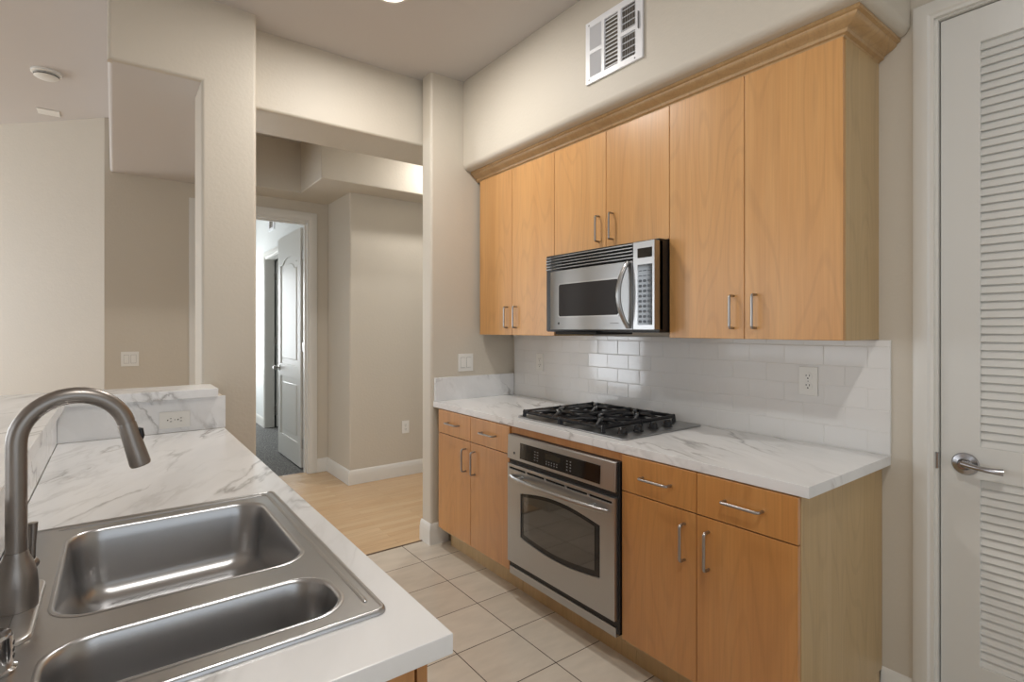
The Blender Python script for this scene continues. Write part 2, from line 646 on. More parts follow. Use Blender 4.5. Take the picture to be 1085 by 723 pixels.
mb = MB().slab([(-0.0238, 2.6035), (0.56, 2.6035), (0.56, CZ + 0.02), (-0.0238, CZ + 0.02)], [], 'y', 3.272, YA + 0.06, 0.02, 4, low_left)
mb.slab([(-0.0238, 2.6035), (0.3448, 2.6035), (0.3448, CZ + 0.02), (-0.0238, CZ + 0.02)], [], 'y', D + 0.018, 3.272, 0.02, 4, low_left)
struct('wall_bulkhead', mb, M['ceil'], 'dropped ceiling box above the raised bar beyond the pass-through', 'bulkhead')
# hall end wall with the bedroom door opening
mb = MB().box(-0.06, 0.58, YA, YA + 0.13, 0, CZ + 0.02).box(1.482, 1.80, YA, YA + 0.13, 0, CZ + 0.02).box(0.58, 1.482, YA, YA + 0.13, 2.405, CZ + 0.02)
struct('wall_hall', mb, M['wall'], 'shaded beige end wall of the hallway around the open door', 'wall')
mb = MB().box(1.662, 3.4, 4.60, YA, -0.02, CZ + 0.02, BN, 4)
struct('wall_hall_return', mb, M['wall'], 'lit beige hallway wall with a low outlet, beside the open door', 'wall')
struct('wall_hall_end', MB().box(3.3, 3.4, 3.1, 5.2, 0, CZ), M['wall'], 'closing wall at the far side of the hallway', 'wall')
mb = MB().box(1.322, 3.4, 4.30, YA + 0.02, 2.58, CZ + 0.02, 0.01, 3)
mb.box(0.555, 1.33, 4.88, YA + 0.02, 2.58, CZ + 0.02, 0.006, 2)
struct('wall_tray', mb, M['wall'], 'dropped ceiling blocks around the raised tray of the hallway', 'bulkhead')
# angled living-room wall
L45 = 3.2
b45 = MB()
ca = math.cos(PI / 4)
e0 = Vector((-0.052, 5.20, 0))
e1 = e0 + Vector((-ca, ca, 0)) * L45
nrm = Vector((ca, ca, 0)) * 0.13
b45.slab([(e0.x, e0.y), (e0.x + nrm.x, e0.y + nrm.y), (e1.x + nrm.x, e1.y + nrm.y), (e1.x, e1.y)], [], 'z', -0.02, CZ + 0.02, 0.012, 3)
struct('wall_left', b45, M['wall'], 'light beige angled living-room wall at the far left', 'wall')
# living room shell with an inferred window and added ones
mb = MB().box(e1.x - 0.03, e1.x + 0.1, e1.y, 9.3, 0, CZ).box(-4.7, e1.x + 0.1, 9.3, 9.4, 0, CZ)
struct('wall_living_far', mb, M['wall'], 'far wall of the living room out of view', 'wall')


def wall_x(x0, x1, ya, yb, openings):
    m = MB()
    y = ya
    for (o0, o1, z0, z1) in sorted(openings):
        m.box(x0, x1, y, o0, 0, CZ)
        m.box(x0, x1, o0, o1, 0, z0)
        m.box(x0, x1, o0, o1, z1, CZ)
        y = o1
    m.box(x0, x1, y, yb, 0, CZ)
    return m


struct('wall_living', wall_x(-4.62, -4.5, -3.0, 9.4, [(6.55, 8.95, 0.05, 2.65), (3.1, 5.5, 0.3, 2.75), (-0.6, 1.8, 0.3, 2.75)]), M['wall'],
       'living-room window wall out of view at far left', 'wall')
m = MB().box(-4.7, -1.35, -2.92, -2.8, 0, CZ).box(1.65, 2.5, -2.92, -2.8, 0, CZ).box(-1.35, 1.65, -2.92, -2.8, 0, 0.35).box(-1.35, 1.65, -2.92, -2.8, 2.55, CZ)
struct('wall_rear', m, M['wall'], 'unseen wall with an added wide window behind the viewer', 'wall')


def window(n, axis, a, b0, b1, z0, z1, label, bars):
    m = MB()
    t_, dpt = 0.05, 0.03
    rects = [(b0, b0 + t_, z0, z1), (b1 - t_, b1, z0, z1), (b0 + t_, b1 - t_, z0, z0 + t_), (b0 + t_, b1 - t_, z1 - t_, z1)]
    for q in bars:
        rects.append((q - 0.02, q + 0.02, z0 + t_, z1 - t_))
    for (p0, p1, q0, q1) in rects:
        if axis == 'x':
            m.box(a, a + dpt, p0, p1, q0, q1, 0.004)
        else:
            m.box(p0, p1, a, a + dpt, q0, q1, 0.004)
    struct('window_%d' % n, m, M['white'], label, 'window')


window(1, 'x', -4.54, 6.55, 8.95, 0.05, 2.65, 'white framed living-room window farthest down the wall', [7.75])
window(2, 'x', -4.54, 3.1, 5.5, 0.3, 2.75, 'added unseen white framed living-room window in the middle of the wall', [4.3])
window(3, 'x', -4.54, -0.6, 1.8, 0.3, 2.75, 'added unseen white framed living-room window nearest the rear wall', [0.6])
window(4, 'y', -2.84, -1.35, 1.65, 0.35, 2.55, 'added unseen wide white framed window in the rear wall', [-0.35, 0.65])
# bedroom shell
BX = 1.68
mb = MB().box(BX, BX + 0.11, 5.33, 7.10, 0, CZ).box(BX, BX + 0.11, 7.95, 9.0, 0, CZ).box(BX, BX + 0.11, 7.10, 7.95, 2.36, CZ)
struct('wall_bedroom', mb, M['bedwall'], 'pale bedroom wall with an inner doorway seen through the open door', 'wall')
mb = MB().box(0.05, 0.15, 5.33, 9.1, 0, CZ).box(0.05, 0.4, 9.0, 9.1, 0, CZ).box(1.5, 3.4, 9.0, 9.1, 0, CZ).box(0.4, 1.5, 9.0, 9.1, 0, 0.7).box(0.4, 1.5, 9.0, 9.1, 2.3, CZ)
mb.box(3.3, 3.4, 5.33, 9.0, 0, CZ)
struct('wall_bedroom_far', mb, M['bedwall'], 'bedroom outer walls out of view behind the post', 'wall')

# ------------------------------------------------------------------ baseboards and casings
BBP = [(0, 0), (0.016, 0), (0.016, 0.085), (0.012, 0.092), (0.012, 0.108), (0.006, 0.122), (0, 0.128)]


def baseboard(path, name, label, h=1.0):
    """path: plan points, wall on the left-hand side of travel; profile grows to the right"""
    n = len(path)
    P2 = [Vector((p[0], p[1])) for p in path]
    dirs = [(P2[i + 1] - P2[i]).normalized() for i in range(n - 1)]
    nr = [Vector((d.y, -d.x)) for d in dirs]
    rings = []
    for i in range(n):
        if i == 0:
            mvec = nr[0]
        elif i == n - 1:
            mvec = nr[-1]
        else:
            s_ = nr[i - 1] + nr[i]
            mvec = s_ / s_.dot(nr[i])
        rings.append([(P2[i].x + mvec.x * a, P2[i].y + mvec.y * a, b * h) for a, b in BBP])
    m = MB().loft(rings, True, True)
    return struct(name, m, M['trimwhite'], label, 'baseboard')


baseboard([(1.557, YA), (1.662, YA), (1.662, 4.60), (3.3, 4.60)], 'baseboard_hall', 'white baseboard wrapping the hallway corner under the outlet')
baseboard([(1.618, D + 0.125), (1.618, D), (1.74, D)], 'baseboard_pier', 'short white baseboard wrapped round the foot of the pier', 1.04)
baseboard([(W, 0.752), (W, 0.655)], 'baseboard_right', 'short white baseboard between end cabinet and louvred door')
baseboard([(BX, 9.0), (BX, 8.02)], 'baseboard_bedroom', 'white baseboard in the room behind the open door')

CAS = [(0, 0), (0.012, 0), (0.012, 0.010), (0.016, 0.016), (0.016, 0.032), (0.013, 0.04), (0.013, 0.052), (0.009, 0.06), (0, 0.06)]


def casing(axis, wall, sgn, i0, i1, ztop, wdt, name, label, proj=1.0, z0=0.0):
    """door casing on the wall plane; i0/i1 inner edges along the wall; sgn: which way it stands out"""
    k = wdt / 0.06
    rings = []
    for (a, z, da, dz) in ((i0, z0, -1, 0), (i0, ztop, -1, 1), (i1, ztop, 1, 1), (i1, z0, 1, 0)):
        ring = []
        for pr, off in CAS:
            pos = a + da * off * k
            zz = z + dz * off * k
            o_ = wall + sgn * pr * proj * 1.2
            ring.append((o_, pos, zz) if axis == 'x' else (pos, o_, zz))
        rings.append(ring)
    m = MB().loft(rings, True, True)
    return struct(name, m, M['trimwhite'], label, 'door casing')


casing('x', W, -1, -0.195, 0.592, 2.452, 0.062, 'trim_2', 'white moulded casing round the louvred door', 1.3)
casing('y', YA, -1, 0.58, 1.482, 2.405, 0.075, 'trim_3', 'white moulded casing round the open hallway door')
casing('x', BX, -1, 7.10, 7.95, 2.36, 0.07, 'trim_4', 'white casing of the inner doorway in the room beyond')
mb = MB().box(0.562, 0.585, YA - 0.002, YA + 0.135, 0, 2.405).box(1.470, 1.49, YA - 0.002, YA + 0.135, 0, 2.405).box(0.585, 1.47, YA - 0.002, YA + 0.135, 2.385, 2.41)
mb.box(1.458, 1.472, YA + 0.05, YA + 0.085, 0, 2.385).box(0.585, 1.458, YA + 0.05, YA + 0.085, 2.373, 2.387)
struct('trim_5', mb, M['trimwhite'], 'white jamb lining of the open hallway doorway', 'door jamb')
mb = MB().box(BX - 0.005, BX + 0.115, 7.93, 7.955, 0, 2.36).box(BX - 0.005, BX + 0.115, 7.095, 7.12, 0, 2.36).box(BX - 0.005, BX + 0.115, 7.12, 7.93, 2.335, 2.365)
struct('trim_6', mb, M['trimwhite'], 'white jamb lining of the inner doorway in the room beyond', 'door jamb')
mb = MB().box(W - 0.004, W + 0.12, 0.584, 0.592, 0, 2.452).box(W - 0.004, W + 0.12, -0.195, -0.187, 0, 2.452).box(W - 0.004, W + 0.12, -0.187, 0.584, 2.447, 2.455)
struct('trim_7', mb, M['trimwhite'], 'white jamb lining round the louvred door', 'door jamb')

# ------------------------------------------------------------------ louvred pantry door
dr = thing('door_1', (W + 0.02, 0.2, 0), 'white louvred pantry door with a satin lever, beside the end cabinet', 'door', None, 'structure')
X0, X1 = W + 0.012, W + 0.047
dy0, dy1, dz1 = -0.184, 0.5805, 2.443
la, lb = -0.078, 0.475
mb = MB().slab([(dy0, 0.012), (dy1, 0.012), (dy1, dz1), (dy0, dz1)],
               [[(la, 0.26), (lb, 0.26), (lb, 0.879), (la, 0.879)], [(la, 0.987), (lb, 0.987), (lb, 2.330), (la, 2.330)]], 'x', X0, X1, 0.002, 2)
mb.build('door_frame', M['white'], dr)
for z0, z1 in ((0.26, 0.879), (0.987, 2.330)):
    m = MB()
    n = int(round((z1 - z0) / 0.0268))
    for k in range(n):
        zc = z0 + (k + 0.5) * (z1 - z0) / n
        pr = [(X0 + 0.0035, zc - 0.0128), (X0 + 0.0075, zc - 0.0145), (X0 + 0.021, zc + 0.0145), (X0 + 0.0165, zc + 0.0165)]
        m.slab([(p[0], p[1]) for p in pr], [], 'y', la - 0.004, lb + 0.004)
    m.build('louvre_panel', M['white'], dr)
hy, hz = 0.513, 0.925
lv = MB().lathe([(0.0, 0.0), (0.036, 0.0), (0.0375, -0.004), (0.034, -0.009), (0.020, -0.013), (0.015, -0.020), (0.012, -0.045), (0.0, -0.045)], (X0, hy, hz), 'x', 36, caps=(False, False)).build('handle_rose', M['satin'], dr)
pts, rs = [], []
for k in range(15):
    a = k / 14
    pts.append((X0 - 0.040 - 0.012 * math.sin(a * PI * 0.9), hy - 0.102 * a, hz + 0.006 - 0.014 * a + 0.006 * a * a))
    rs.append(0.0115 - 0.003 * math.sin(a * PI))
MB().tube(pts, rs, 14).build('lever', M['satin'], lv)
MB().box(W - 0.0065, W + 0.004, 0.582, 0.5905, 0.897, 0.953, 0.0015).build('strike_plate', M['satin'], dr)

# ------------------------------------------------------------------ open bedroom door (hinged on the right jamb, swung into the room)
dr = thing('door_2', (1.472, YA + 0.14, 0), 'open white arch-panelled door with round knob beyond the hallway', 'door', None, 'structure')
lx0, lx1 = 1.462, 1.497
ly0, ly1, lz0, lz1 = YA + 0.205, YA + 1.09, 0.012, 2.37


def arch(y0, y1, z0, z1, rise, n=24):
    p = [(y0, z0), (y1, z0), (y1, z1)]
    for k in range(1, n):
        a = k / n
        q = min(max((a - 0.16) / 0.68, 0), 1)
        p.append((y1 + (y0 - y1) * a, z1 + rise * math.sqrt(max(1 - (2 * q - 1) ** 2, 0))))
    p.append((y0, z1))
    return p


pa = arch(ly0 + 0.11, ly1 - 0.11, 1.00, 2.06, 0.065)
pb = [(ly0 + 0.11, 0.24), (ly1 - 0.11, 0.24), (ly1 - 0.11, 0.87), (ly0 + 0.11, 0.87)]
mb = MB().slab([(ly0, lz0), (ly1, lz0), (ly1, lz1), (ly0, lz1)], [pa, pb], 'x', lx0, lx1, 0.002, 2)
mb.build('leaf_frame', M['white'], dr)
for pz in (arch(ly0 + 0.105, ly1 - 0.105, 0.995, 2.065, 0.065), [(ly0 + 0.105, 0.235), (ly1 - 0.105, 0.235), (ly1 - 0.105, 0.875), (ly0 + 0.105, 0.875)]):
    MB().slab(pz, [], 'x', lx0 + 0.010, lx1 - 0.010).build('panel', M['white'], dr)
for pz in (arch(ly0 + 0.165, ly1 - 0.165, 1.06, 2.0, 0.06), [(ly0 + 0.165, 0.30), (ly1 - 0.165, 0.30), (ly1 - 0.165, 0.81), (ly0 + 0.165, 0.81)]):
    MB().slab(pz, [], 'x', lx0 + 0.003, lx1 - 0.003, 0.006, 1).build('raised_field', M['white'], dr)
ky, kz = ly1 - 0.065, 0.95
MB().lathe([(0, 0), (0.03, 0), (0.03, -0.006), (0.012, -0.010), (0.011, -0.03), (0.024, -0.042), (0.027, -0.055), (0.02, -0.066), (0, -0.068)], (lx0, ky, kz), 'x', 24, caps=(False, False)).build('knob', M['pull'], dr)
for hz_ in (0.25, 1.2, 2.1):
    MB().tube([(1.484, YA + 0.155, hz_ - 0.045), (1.484, YA + 0.155, hz_ + 0.045)], 0.0075, 10).box(1.472, 1.4825, YA + 0.137, YA + 0.202, hz_ - 0.045, hz_ + 0.045).build('hinge', M['pull'], dr)

dr = thing('door_3', (BX + 0.14, 7.9, 0), 'white inner door ajar with dark gap, far behind the panelled door', 'door', None, 'structure')
MB().box(BX + 0.138, BX + 0.95, 7.885, 7.92, 0.012, 2.33, 0.002).build('leaf', M['white'], dr)
for hz_ in (0.25, 1.2, 2.1):
    MB().box(BX + 0.112, BX + 0.138, 7.905, 7.918, hz_ - 0.045, hz_ + 0.045).build('hinge', M['pull'], dr)
v_ = thing('wall_vent', (BX, 7.56, 2.8), 'small white wall grille high in the room behind the open door', 'vent')
mb = MB().slab([(7.40, 2.68), (7.72, 2.68), (7.72, 2.90), (7.40, 2.90)], [[(7.46, 2.72), (7.66, 2.72), (7.66, 2.86), (7.46, 2.86)]], 'x', BX - 0.012, BX, 0.002, 1)
mb.build('frame', M['ventwhite'], v_)
m = MB()
for k in range(7):
    m.box(BX - 0.010, BX - 0.001, 7.455, 7.665, 2.725 + k * 0.02, 2.735 + k * 0.02)
m.build('slats', M['ventback'], v_)

# ------------------------------------------------------------------ shared pull handle
def pull_mesh():
    """vertical D-pull standing out along -x, origin on the door face at its middle"""
    h, so, r = 0.064, 0.030, 0.009
    p = [(0, 0, -h)]
    for k in range(7):
        a = PI / 2 * k / 6
        p.append((-so + r - r * math.sin(a), 0, -h + r - r * math.cos(a)))
    for k in range(7):
        a = PI / 2 * k / 6
        p.append((-so + r - r * math.cos(a), 0, h - r + r * math.sin(a)))
    p.append((0, 0, h))
    return MB().tube(p, 0.0052, 12)


PULL = None


def pull(parent, loc, horizontal=False):
    global PULL
    if PULL is None:
        PULL = pull_mesh().build('handle', M['pull'], parent, origin=None)
        # re-centre: the mesh was built about the world origin
        me = PULL.data
        off = WL[parent.name]
        for v in me.vertices:
            v.co += off
        PULL.location = Vector(loc) - WL[parent.name]
        WL[PULL.name] = Vector(loc)
        o = PULL
    else:
        o = link_copy(PULL, parent, loc)
    o.rotation_euler = (PI / 2, 0, 0) if horizontal else (0, 0, 0)
    return o


# ------------------------------------------------------------------ wall cabinets
XU = 1.970
ZB, ZT = 1.3386, 2.374
UG = [2.988, 2.626, 2.232, 1.843, 1.464, 1.114, 0.7617]
G = 0.0014


def upper(ya, ym, yb, z0, label, hz, single=False):
    """wall unit from yb (near) to ya (far), meeting of its doors at ym"""
    c = thing('wall_cabinet', (XU + 0.16, (ya + yb) / 2, z0), label, 'cabinet', 'maple wall cabinets')
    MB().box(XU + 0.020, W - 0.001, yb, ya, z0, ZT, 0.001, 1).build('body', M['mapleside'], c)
    for (p, q, hy_) in ((ya, ym, ym + 0.046), (ym, yb, ym - 0.046)):
        d = MB().box(XU, XU + 0.0185, q + G, p - G, z0 + 0.001, ZT - 0.002, 0.0016, 2).build('door', M['maple'], c)
        pull(d, (XU, hy_, hz))
    return c


upper(UG[0], UG[1], UG[2], ZB, 'two-door maple wall cabinet at the far end beside the pier', 1.450)
upper(UG[2], UG[3], UG[4], 1.778, 'short two-door maple wall cabinet directly above the microwave', 1.885)
upper(UG[4], UG[5], UG[6], ZB, 'wide two-door maple wall cabinet nearest the louvred door', 1.446)

# crown moulding along the front and round the near end
CR = [(0.0, 2.366), (-0.003, 2.372), (-0.012, 2.376), (-0.014, 2.386), (-0.024, 2.394), (-0.036, 2.400), (-0.044, 2.408), (-0.046, 2.416), (-0.054, 2.420), (-0.054, 2.4315), (0.0, 2.4315)]
yE = UG[6]
rings = []
rings.append([(XU + 0.001 + a, D - 0.002, z) for a, z in CR])
rings.append([(XU + 0.001 + a, yE + 0.0 + a * 1.25, z) for a, z in CR])
rings.append([(W - 0.001, yE + a * 1.25, z) for a, z in CR])
mb = MB().loft(rings, True, True)
struct('trim_8', mb, M['mapletrim'], 'maple crown moulding along the top of the wall cabinets', 'crown moulding')

# ------------------------------------------------------------------ base cabinets
XD = 1.627


def base_unit(ya, ym, yb, label, near_end=False):
    c = thing('base_cabinet', (XD + 0.3, (ya + yb) / 2, 0), label, 'cabinet', 'maple base cabinets')
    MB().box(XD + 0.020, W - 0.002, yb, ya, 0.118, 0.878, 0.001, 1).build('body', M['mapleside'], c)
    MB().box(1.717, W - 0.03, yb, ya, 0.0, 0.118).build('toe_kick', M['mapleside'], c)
    for (p, q, hy_) in ((ya, ym, ym + 0.048), (ym, yb, ym - 0.048)):
        d = MB().box(XD, XD + 0.0185, q + G, p - G, 0.1385, 0.730, 0.0016, 2).build('door', M['maplebase'], c)
        pull(d, (XD, hy_, 0.620))
        d = MB().box(XD, XD + 0.0185, q + G, p - G, 0.734, 0.875, 0.0016, 2).build('drawer', M['maplebase'], c)
        pull(d, (XD, (p + q) / 2, 0.806), True)
    return c


base_unit(2.938, 2.566, 2.190, 'two-door maple base cabinet at the far end between pier and oven')
base_unit(1.437, 1.096, 0.751, 'two-door maple base cabinet nearest the viewer, right of the oven')
c = thing('oven_cabinet', (XD + 0.3, 1.81, 0), 'maple oven housing under the worktop between the two base cabinets', 'cabinet')
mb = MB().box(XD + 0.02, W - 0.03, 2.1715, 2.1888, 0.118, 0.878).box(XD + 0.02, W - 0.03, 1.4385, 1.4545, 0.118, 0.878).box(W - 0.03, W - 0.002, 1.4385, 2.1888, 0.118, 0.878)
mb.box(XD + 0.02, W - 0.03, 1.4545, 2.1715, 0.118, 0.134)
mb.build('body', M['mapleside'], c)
MB().box(XD + 0.010, XD + 0.028, 1.4385, 2.1885, 0.846, 0.8775).box(XD + 0.012, XD + 0.019, 2.176, 2.1888, 0.135, 0.846).build('top_rail', M['mapleedge'], c)
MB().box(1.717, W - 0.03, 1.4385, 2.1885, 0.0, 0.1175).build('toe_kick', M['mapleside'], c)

# ------------------------------------------------------------------ worktop with splashes
mb = MB().slab([(1.6333, 0.7231), (W - 0.001, 0.7231), (W - 0.001, D - 0.001), (1.6333, D - 0.001)],
               [[(1.735, 1.53), (2.20, 1.53), (2.20, 2.17), (1.735, 2.17)]], 'z', 0.8785, CT, 0.0025, 2)
tag(mb.build('worktop', M['marble'], None), 'white marble-pattern worktop carrying the gas cooktop', 'countertop')
mb = MB().box(1.640, W - 0.010, D - 0.019, D - 0.0005, CT + 0.0003, 1.064, 0.002)
tag(mb.build('side_splash', M['marble'], None), 'marble-pattern upstand against the pier at the far end', 'backsplash')

# white subway tiles on the cabinet wall (real tiles over grout)
ts = thing('tile_backsplash', (W, 1.87, CT), 'white glazed subway-tile backsplash between worktop and wall cabinets', 'backsplash', None, 'structure')
TB0, TB1 = 0.7225, D - 0.0195
MB().box(W - 0.0086, W - 0.0002, TB0 + 0.0004, TB1, CT + 0.0003, 1.337).build('grout', M['grout'], ts)
rows = []
z = 1.312
while z > CT + 0.01:
    rows.append((max(z - 0.0787, CT + 0.0004), z))
    z -= 0.0787
rows.insert(0, (1.312, 1.3375))
b_t = MB()
rt = random.Random(3)
for ri, (za, zb) in enumerate(rows):
    off = 0.796 if ri % 2 == 1 else 0.796 + 0.0775
    y = off - 0.155 * 2
    while y < TB1:
        a, b = max(y + 0.0006, TB0), min(y + 0.155 - 0.0006, TB1)
        if b - a > 0.012:
            t1 = MB()
            t1.box(W - 0.0095, W - 0.004, a, b, za + 0.0006, zb - 0.0006, 0.0022, 3)
            cy, cz = (a + b) / 2, (za + zb) / 2
            R = Matrix.Translation((W - 0.006, cy, cz)) @ Matrix.Rotation(rt.gauss(0, 0.004), 4, 'Z') @ Matrix.Rotation(rt.gauss(0, 0.005), 4, 'Y') @ Matrix.Translation((-(W - 0.006), -cy, -cz))
            b_t._join(t1.bm, R)
        y += 0.155
b_t.build('tiles', M['tile'], ts)

# ------------------------------------------------------------------ wall oven
ov = thing('wall_oven', (XD + 0.28, 1.80, 0.135), 'stainless built-in wall oven with arched window under the cooktop', 'oven')
oy0, oy1 = 1.4575, 2.1690
XF = 1.602
MB().box(1.640, 2.20, oy0, oy1, 0.15, 0.838).build('body', M['black'], ov)
# black surround plate behind door and panel
MB().box(1.618, 1.640, 1.4395, 2.1755, 0.150, 0.8445, 0.001, 1).build('surround', M['black'], ov)
# control panel
zc0, zc1 = 0.722, 0.8435
cp = MB()
prof = [(1.618, zc0), (XF - 0.001, zc0 + 0.002), (XF + 0.004, zc1 - 0.004), (XF + 0.008, zc1), (1.618, zc1)]
cp.slab(prof, [], 'y', 1.4495, 2.1745, 0.001, 1)
pnl = cp.build('control_panel', M['ovensteel'], ov)


def on_panel(y0, y1, z0, z1, th, name, mat, parent, extra=0.0):
    """thin plate following the slightly raked panel face"""
    def fx(zz):
        return XF - 0.001 + (zz - zc0) / (zc1 - zc0) * 0.005
    m = MB()
    ring = lambda d: [(fx(z_) - d, y_, z_) for y_, z_ in ((y0, z0), (y1, z0), (y1, z1), (y0, z1))]
    m.loft([ring(extra), ring(extra + th)], True, True)
    return m.build(name, mat, parent)


gl = on_panel(1.531, 2.071, 0.738, 0.815, 0.0012, 'control_glass', M['blackglass'], pnl)
on_panel(1.775, 1.880, 0.775, 0.800, 0.0006, 'display', M['lcd'], pnl, 0.0012)
bt = []
for yk in (1.955, 1.935):
    for j in range(4):
        bt.append((yk - 0.005, yk + 0.005, 0.752 + j * 0.013, 0.7555 + j * 0.013))
for j in range(2):
    for k in range(5):
        bt.append((1.795 + k * 0.018, 1.801 + k * 0.018, 0.750 + j * 0.011, 0.755 + j * 0.011))
for j in range(4):
    for k in range(2):
        bt.append((1.705 + k * 0.022, 1.713 + k * 0.022, 0.752 + j * 0.013, 0.757 + j * 0.013))
for (ya_, yb_, za_, zb_) in bt:
    on_panel(ya_, yb_, za_, zb_, 0.0006, 'button', M['grey'], pnl, 0.0012)
MB().lathe([(0, 0), (0.0065, 0), (0.0065, -0.0015), (0, -0.0018)], (XF + 0.0005, 2.118, 0.757), 'x', 16, caps=(False, False)).build('badge', M['key'], pnl)
# door
zd0, zd1 = 0.207, 0.700


def barrel(y0, y1, z0, z1, bt, bb, n=16):
    p = []
    for k in range(n + 1):
        a = k / n
        p.append((y0 + (y1 - y0) * a, z0 - bb * math.sin(PI * a)))
    for k in range(n + 1):
        a = k / n
        p.append((y1 + (y0 - y1) * a, z1 + bt * math.sin(PI * a)))
    return p


slots = []
sy0, sy1 = 1.452 + 0.012, 2.165 - 0.012
wid = (sy1 - sy0 - 4 * 0.012) / 5
for k in range(5):
    a = sy0 + k * (wid + 0.012)
    slots.append([(a, 0.6745), (a + wid, 0.6745), (a + wid, 0.6845), (a, 0.6845)])
mb = MB().slab([(1.4495, zd0), (2.1690, zd0), (2.1690, zd1), (1.4495, zd1)], [barrel(1.530, 2.063, 0.352, 0.568, 0.032, 0.026)] + slots, 'x', XF - 0.004, 1.622, 0.002, 2)
od = mb.build('door', M['ovensteel'], ov)
MB().slab(barrel(1.529, 2.064, 0.351, 0.569, 0.032, 0.026), [], 'x', XF + 0.001, XF + 0.006).build('window_surround', M['blackglass'], od)
MB().slab(barrel(1.562, 2.040, 0.372, 0.556, 0.026, 0.022), [], 'x', XF - 0.0005, XF + 0.002).build('window', M['ovenglass'], od)
MB().box(1.604, 1.619, 1.455, 2.163, 0.675, 0.688).build('vent_slots', M['dark'], od)
pts, rs = [], []
for k in range(25):
    a = k / 24
    s_ = math.sin(PI * a)
    pts.append((XF - 0.012 - 0.040 * s_ ** 0.7, 1.478 + 0.655 * a, 0.648 - 0.006 + 0.002 * s_))
    rs.append(0.006 + 0.007 * s_ ** 0.6)
hd = MB().tube(pts, rs, 14, flat=(1.15, 0.8)).build('handle', M['steel'], od)
for yy in (1.560, 2.050):
    MB().tube([(XF - 0.003, yy, 0.648), (XF - 0.034, yy, 0.645)], 0.009, 12).build('handle_post', M['steel'], hd)
MB().box(1.612, 1.640, 1.4545, 2.1690, 0.137, 0.176, 0.0015).build('bottom_trim', M['ovensteel'], ov)

# ------------------------------------------------------------------ over-the-range microwave
mw = thing('microwave', (2.07, 1.85, 1.36), 'stainless over-the-range microwave hanging beneath the short wall cabinet', 'microwave')
MB().box(1.905, W - 0.012, 1.468, 2.224, 1.366, 1.776, 0.003).build('body', M['black'], mw)
CURVE = [(1.925, 2.222), (1.902, 2.185), (1.887, 2.12), (1.879, 2.03), (1.875, 1.92), (1.873, 1.80)]
XM = 1.872


def front(yn, yf, z0, z1, out=0.0, back=1.93, bev=0.0015):
    pts = [(x - out, y) for x, y in CURVE if y < yf + 1e-6]
    if yf > 2.2:
        pts = [(x - out, y) for x, y in CURVE]
    pts = [(back, yf)] + ([] if yf > 2.2 else []) + pts + [(XM - out, yn), (back, yn)]
    if yf <= 2.2:
        pts[0] = (back, yf)
        pts.insert(1, (xm(yf) - out, yf))
    return MB().slab([(p[0], p[1]) for p in pts], [], 'z', z0, z1, bev, 2)


def xm(y):
    if y <= 1.80:
        return 1.872 + 0.001 * max(0, (y - 1.6) / 0.2)
    for (xa, ya), (xb, yb) in zip(CURVE, CURVE[1:]):
        if yb <= y <= ya:
            return xb + (xa - xb) * (y - yb) / (ya - yb)
    return CURVE[0][0]


md = front(1.590, 2.222, 1.3745, 1.686).build('door', M['steelh'], mw)


def strip_on_front(y0, y1, z0, z1, out, th, r=0.0, name='', mat=None, parent=None):
    """thin plate following the bowed front, built column by column"""
    ys_ = [y0 + r * (1 - math.cos(PI / 2 * k / 5)) for k in range(6)] if r else [y0]
    n_ = 24
    ys_ += [y0 + r + (y1 - y0 - 2 * r) * k / n_ for k in range(1, n_)]
    ys_ += [y1 - r * (1 - math.cos(PI / 2 * k / 5)) for k in range(5, -1, -1)] if r else [y1]
    rings = []
    for y in ys_:
        e = min(y - y0, y1 - y)
        dz = (r - math.sqrt(max(r * r - (r - e) ** 2, 0))) if r and e < r else 0.0
        xb, xf_ = xm(y) + 0.002, xm(y) - out - th
        rings.append([(xb, y, z0 + dz), (xf_, y, z0 + dz), (xf_, y, z1 - dz), (xb, y, z1 - dz)])
    return MB().loft(rings, True, True).build(name, mat, parent)


strip_on_front(1.664, 2.104, 1.437, 1.618, 0.0, 0.0025, r=0.016, name='window_bezel', mat=M['steel'], parent=md)
strip_on_front(1.671, 2.097, 1.444, 1.611, 0.0025, 0.0008, r=0.012, name='window', mat=M['mwglass'], parent=md)
MB().lathe([(0, 0), (0.007, 0), (0.007, -0.0015), (0, -0.002)], (xm(2.1) + 0.001, 2.101, 1.407), 'x', 16, caps=(False, False)).build('badge', M['black'], md)
MB().box(XM - 0.0006, XM + 0.001, 1.672, 1.725, 1.403, 1.407).build('marking', M['grey'], md)
pts, rs = [], []
for k in range(21):
    a = k / 20
    s_ = math.sin(PI * a)
    pts.append((XM - 0.004 - 0.044 * s_ ** 0.75, 1.612 + 0.02 * s_, 1.384 + 0.298 * a))
    rs.append(0.0105 + 0.003 * s_)
MB().tube(pts, rs, 14, flat=(0.8, 1.1)).build('handle', M['steel'], md)
# top grille
gr = front(1.590, 2.222, 1.690, 1.766, -0.020, 1.95).build('grille', M['dark'], mw)
for k in range(5):
    z0 = 1.692 + k * 0.0153
    front(1.590, 2.222, z0 + 0.0050, z0 + 0.0104, 0.0, 1.90, 0.001).build('louvre', M['steelh'], gr)
